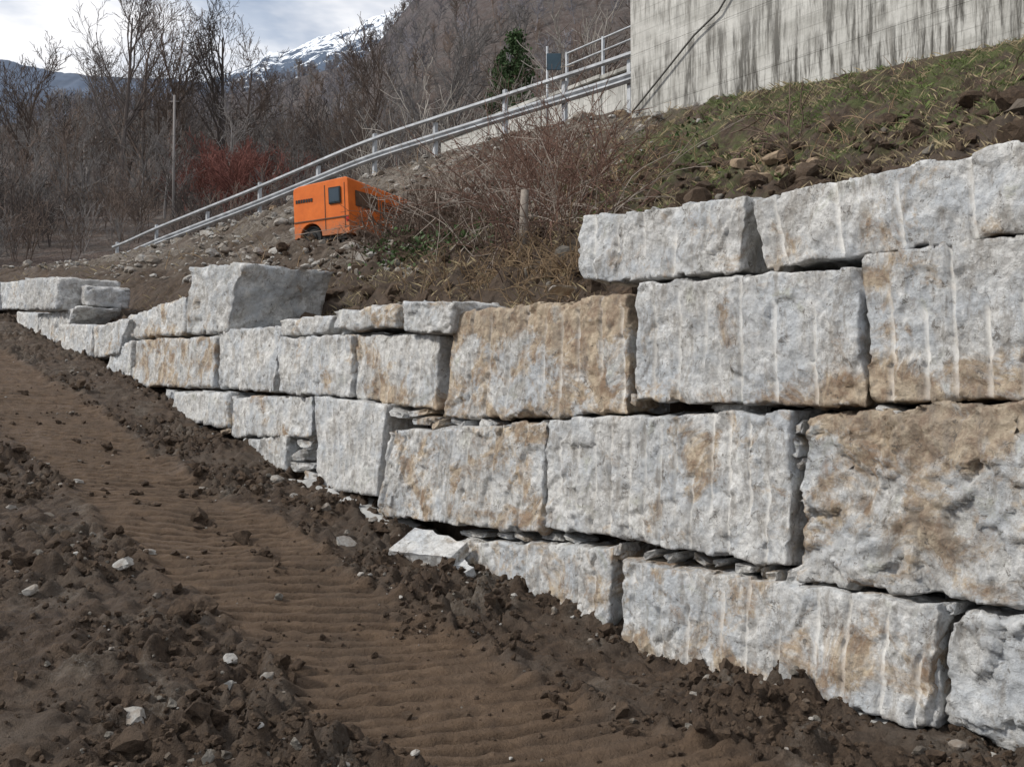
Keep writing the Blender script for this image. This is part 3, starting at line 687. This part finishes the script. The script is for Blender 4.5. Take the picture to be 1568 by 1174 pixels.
rl=empty("metal_railing")
for k_,hz in enumerate((9.8,10.15,10.5)):
    T=Tubes(); T.add(W(np.linspace(15,21.2,12),np.full(12,13.75),np.full(12,hz)),.028,6); obj("rail_%d"%k_,T.mesh("rail"),GALV,rl)
for i,a in enumerate(np.arange(15.2,21.3,1.5)):
    obox("stanchion_%d"%i,a-.035,a+.035,13.72,13.79,9.2,10.55,GALV,rl,.004)
rd=ray(838,100); t_=24.5/rd[1]; sgx=rd*t_; sg_=empty("road_sign",(float(sgx[0]),float(sgx[1]),7.0)); zc=float(ray(850,96)[2]*t_)-7.0
cyl("pole",(0,0,-.3),(0,0,zc+.40),.03,GALV,sg_)
bm=bmesh.new(); bmesh.ops.create_cube(bm,size=1); bmesh.ops.scale(bm,vec=(.36,.03,.42),verts=bm.verts); bmesh.ops.translate(bm,vec=(.16,-.05,zc),verts=bm.verts); bmesh.ops.bevel(bm,geom=list(bm.edges),offset=.01,segments=2,affect='EDGES')
m_=bpy.data.meshes.new("panel"); bm.to_mesh(m_); bm.free(); obj("panel",m_,simple("blue_grey_paint",(.06,.10,.13),.2,4,.5,0),sg_)
c=on(800,385); st=Tubes(); st.add([c+[0,-.25,-.3],c+[.01,-.25,.3],c+[.03,-.25,.80]],np.array([.06,.06,.055]),9); me=st.mesh("wooden_post")
bm=bmesh.new(); bm.from_mesh(me); bmesh.ops.holes_fill(bm,edges=[e for e in bm.edges if e.is_boundary]); bm.to_mesh(me); bm.free()
obj("wooden_post",me,simple("old_wood",(.22,.19,.16),.4,10,.95,.5,.01))
# ------------------------------------------------------------------ orange compressor
def orange():
    m,nt,b=newmat("weathered_orange_paint"); p=tc(nt); n=noise(nt,p,3,5,.7); sx=N(nt,"ShaderNodeSeparateXYZ"); nt.links.new(p,sx.inputs[0])
    c=mix(nt,mapr(nt,n,.35,.65),(.60,.13,.02),(.74,.175,.028))
    dirt=mth(nt,'ADD',mapr(nt,sx.outputs[2],.15,.6,.75,.0),mth(nt,'MULTIPLY',mth(nt,'SUBTRACT',noise(nt,p,9,5,.75),.5),1.6))
    c=mix(nt,mapr(nt,dirt,.15,.75,0,.75),c,(.22,.15,.10)); nt.links.new(c,b.inputs["Base Color"]); b.inputs["Roughness"].default_value=.55; return m
ORG=orange(); BLK=simple("black_rubber",(.03,.03,.03),.2,6,.7,0); GLS=simple("tinted_glass",(.05,.07,.09),.2,2,.12,0); DKO=simple("dark_grille",(.12,.07,.045),.3,8,.7,0)
vp=W(np.array(17.47),np.array(4.0),np.array(3.33)); e=empty("orange_compressor_trailer",vp.tolist()); e.rotation_euler=(math.radians(2),math.radians(-1.5),math.radians(-27)); e.scale=(1.10,1.12,1.08)
def lbox(name,x0,x1,y0,y1,z0,z1,mat,bev=.02):
    bm=bmesh.new(); bmesh.ops.create_cube(bm,size=1)
    for v_ in bm.verts:
        v_.co=Vector((x0 if v_.co.x<0 else x1, y0 if v_.co.y<0 else y1, z0 if v_.co.z<0 else z1))
    if bev: bmesh.ops.bevel(bm,geom=list(bm.edges),offset=bev,segments=3,affect='EDGES')
    me=bpy.data.meshes.new(name); bm.to_mesh(me); bm.free()
    return obj(name,me,mat,e)
def profile_body():
    arc=[(-.22+.24*math.cos(t),.22+.24*math.sin(t)) for t in np.linspace(math.pi*1.02,-.02*math.pi,12)]
    out=[(-.60,.2)]+arc+[(.62,.2),(.62,.55),(.61,1.19),(.57,1.22),(-.46,1.17),(-.58,1.14),(-.60,1.08)]
    bm=bmesh.new(); f=[bm.verts.new((x,-.02,z)) for x,z in out]; fc=bm.faces.new(f)
    r=bmesh.ops.extrude_face_region(bm,geom=[fc]); vs=[g for g in r["geom"] if isinstance(g,bmesh.types.BMVert)]
    bmesh.ops.translate(bm,vec=(0,2.3,0),verts=vs)
    for v_ in vs:
        if v_.co.z>.9: v_.co.z-=.12
    bmesh.ops.recalc_face_normals(bm,faces=bm.faces)
    me=bpy.data.meshes.new("canopy"); bm.to_mesh(me); bm.free(); o=obj("canopy",me,ORG,e)
    b=o.modifiers.new("b",'BEVEL'); b.width=.014; b.segments=3; b.limit_method='ANGLE'
profile_body()
lbox("window_frame",.20,.46,-.045,-.022,.76,1.06,BLK,.006); lbox("window_glass",.225,.435,-.052,-.046,.79,1.03,GLS,.0)
x_=-.54
for i,wd in enumerate((.03,.045,.03,.045,.04,.03,.045)):
    lbox("letter_%d"%i,x_,x_+wd,-.030,-.022,.86,.92,BLK,.0); x_+=wd+.018
lbox("door_seam",.10,.112,-.027,-.021,.3,1.12,DKO,0); lbox("door_seam_2",.53,.54,-.027,-.021,.3,1.12,DKO,0)
lbox("trim_strip",-.59,.61,-.034,-.021,.50,.52,DKO,0)
lbox("side_window_frame",.615,.632,.18,.85,.72,1.00,DKO,.004); lbox("side_window_glass",.633,.638,.21,.82,.75,.97,DKO,.0)
lbox("side_grille",.615,.628,1.0,1.9,.62,.92,DKO,.004)
for i in range(6): lbox("louvre_%d"%i,.629,.650,1.03,1.87,.65+.045*i,.67+.045*i,ORG,.004)
lbox("side_door_seam",.613,.625,.92,.935,.3,1.0,DKO,0)
lbox("chassis",-.5,.52,.02,2.2,.12,.2,BLK,.01)
lbox("rear_lamp",.56,.612,-.03,-.021,.42,.50,simple("red_lamp",(.5,.03,.02),.1,3,.3,0),.0)
def wheel(x,y):
    prof=[(0,.0),(.09,.0),(.10,.03),(.16,.03),(.2,.0),(.21,.02),(.215,.10),(.2,.16),(.1,.17),(0,.17)]
    bm=bmesh.new(); n=24; rings=[]
    for r_,d_ in prof: rings.append([bm.verts.new((x+max(r_,.001)*math.cos(2*math.pi*i/n),y+d_,.21+max(r_,.001)*math.sin(2*math.pi*i/n))) for i in range(n)])
    for a_,b_ in zip(rings,rings[1:]):
        for i in range(n): bm.faces.new((a_[i],a_[(i+1)%n],b_[(i+1)%n],b_[i]))
    me=bpy.data.meshes.new("wheel"); bm.to_mesh(me); bm.free(); obj("wheel",me,BLK,e)
wheel(-.22,0.0); wheel(-.22,1.95)
T=Tubes(); T.add([(-.1,2.2,.2),(-.05,2.7,.25),(-.05,3.1,.35)],.04,6); obj("drawbar",T.mesh("drawbar"),BLK,e)
lbox("jack_leg",.4,.46,.03,.09,-.05,.2,BLK,.005)
# ------------------------------------------------------------------ hills and mountains
def hill_mat():
    m,nt,b=newmat("winter_woodland"); p=geo_pos(nt)
    n1=noise(nt,p,.05,5,.75,.4); n2=noise(nt,p,.5,5,.85)
    tv=noise(nt,vscale(nt,p,(1,.25,.35)),1.1,5,.8)
    c=mix(nt,mapr(nt,n2,.38,.62),(.055,.045,.038),(.145,.115,.095)); c=mix(nt,mapr(nt,n1,.45,.6,0,.6),c,(.125,.085,.068))
    c=mix(nt,mapr(nt,tv,.5,.62,0,.6),c,(.20,.18,.165))
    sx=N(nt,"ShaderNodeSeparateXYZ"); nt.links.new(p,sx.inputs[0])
    c=mix(nt,mapr(nt,sx.outputs[1],150,520,0,.6),c,(.115,.108,.125))  # aerial haze painted into the colour, blue-grey with distance
    nt.links.new(c,b.inputs["Base Color"]); bump(nt,b,n2,1,1.5); return m
xs=np.arange(-420,421,4).astype(float); ys=np.concatenate([np.arange(34,200,2.5),np.arange(200,700,5)])
X,Y=np.meshgrid(xs,ys,indexing='ij'); X=X.ravel();Y=Y.ravel(); Zh=hill_z(X,Y)
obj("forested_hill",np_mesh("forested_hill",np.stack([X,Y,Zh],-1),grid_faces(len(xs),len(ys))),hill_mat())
def far_range(name,dist,pts,depth,rough,mat,nx=320,ny=60,seed=0):
    px=np.array([p[0] for p in pts],float); py=np.array([p[1] for p in pts],float)
    a=(px-784)/F; e_=np.tan(TH+np.arctan((587-py)/F)); x=a*dist; z=e_*dist
    gx=np.linspace(x[0],x[-1],nx); gy=np.linspace(-depth,depth,ny); GX,GY=np.meshgrid(gx,gy,indexing='ij')
    cr=np.interp(GX,x,z); k=np.abs(GY)/depth
    n=fbm(np.stack([GX/dist*9+seed,GY/dist*9,0*GX],-1),6,2.1,.55)
    rid=1-np.abs(perlin(np.stack([GX/dist*7+seed,GY/dist*3,0*GX],-1)))*2
    fine=billow(np.stack([GX/dist*60+seed,GY/dist*60,0*GX],-1),3)
    ZZ=cr*(1-k*.75)+n*dist*rough*(.3+k)+rid*dist*rough*k*.8+fine*dist*.003
    return obj(name,np_mesh(name,np.stack([GX,GY+dist,ZZ],-1).reshape(-1,3),grid_faces(nx,ny)),mat)
def snow_mat():
    m,nt,b=newmat("snowy_rock"); p=geo_pos(nt); n=noise(nt,p,.02,5,.8,.5)
    sx=N(nt,"ShaderNodeSeparateXYZ"); nt.links.new(p,sx.inputs[0])
    f=mth(nt,'ADD',mapr(nt,sx.outputs[2],970,1150,-.6,.25),mapr(nt,n,.40,.60,-.4,.9)); f=mapr(nt,f,.08,.22)
    c=mix(nt,f,(.09,.12,.17),(.84,.87,.91)); nt.links.new(c,b.inputs["Base Color"]); bump(nt,b,n,.5,30); return m
far_range("snow_mountain",3000,[(150,150),(250,138),(330,118),(385,100),(410,80),(435,78),(470,62),(495,52),(520,44),(545,37),(570,25),(600,15),(660,0),(760,-35),(900,-60)],1100,.008,snow_mat(),seed=3)
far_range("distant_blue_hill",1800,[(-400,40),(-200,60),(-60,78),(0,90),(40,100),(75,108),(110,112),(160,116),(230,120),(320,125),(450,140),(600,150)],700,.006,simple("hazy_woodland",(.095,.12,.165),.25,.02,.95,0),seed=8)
# ------------------------------------------------------------------ world + sun
w=bpy.data.worlds.new("World"); scene.world=w; w.use_nodes=True; nt=w.node_tree; bg=nt.nodes["Background"]
sd=Vector((-.78,-.20,.68)).normalized(); el=math.asin(sd.z)
sky=nt.nodes.new("ShaderNodeTexSky"); sky.sky_type='NISHITA'; sky.sun_disc=False; sky.sun_elevation=el; sky.sun_rotation=math.atan2(sd.x,sd.y)%(2*math.pi)
gen=N(nt,"ShaderNodeTexCoord").outputs["Generated"]; gm_=vscale(nt,gen,(1,1,3.))
cn=noise(nt,gm_,2.6,5,.6,.3); cc=mix(nt,mapr(nt,noise(nt,gm_,5.5,5,.6),.38,.62),(4.8,5.4,6.4),(8.8,8.8,9.0))
col=mix(nt,mapr(nt,cn,.38,.52,.5,1),sky.outputs[0],cc)
nt.links.new(col,bg.inputs["Color"]); bg.inputs["Strength"].default_value=.12
sl=bpy.data.lights.new("sun",'SUN'); sl.energy=3.0; sl.angle=math.radians(6); sl.color=(1,.96,.90); so=bpy.data.objects.new("sun",sl); link(so); so.rotation_euler=sd.to_track_quat('Z','Y').to_euler()
scene.view_settings.view_transform='Standard'; scene.view_settings.look='None'; scene.view_settings.exposure=0
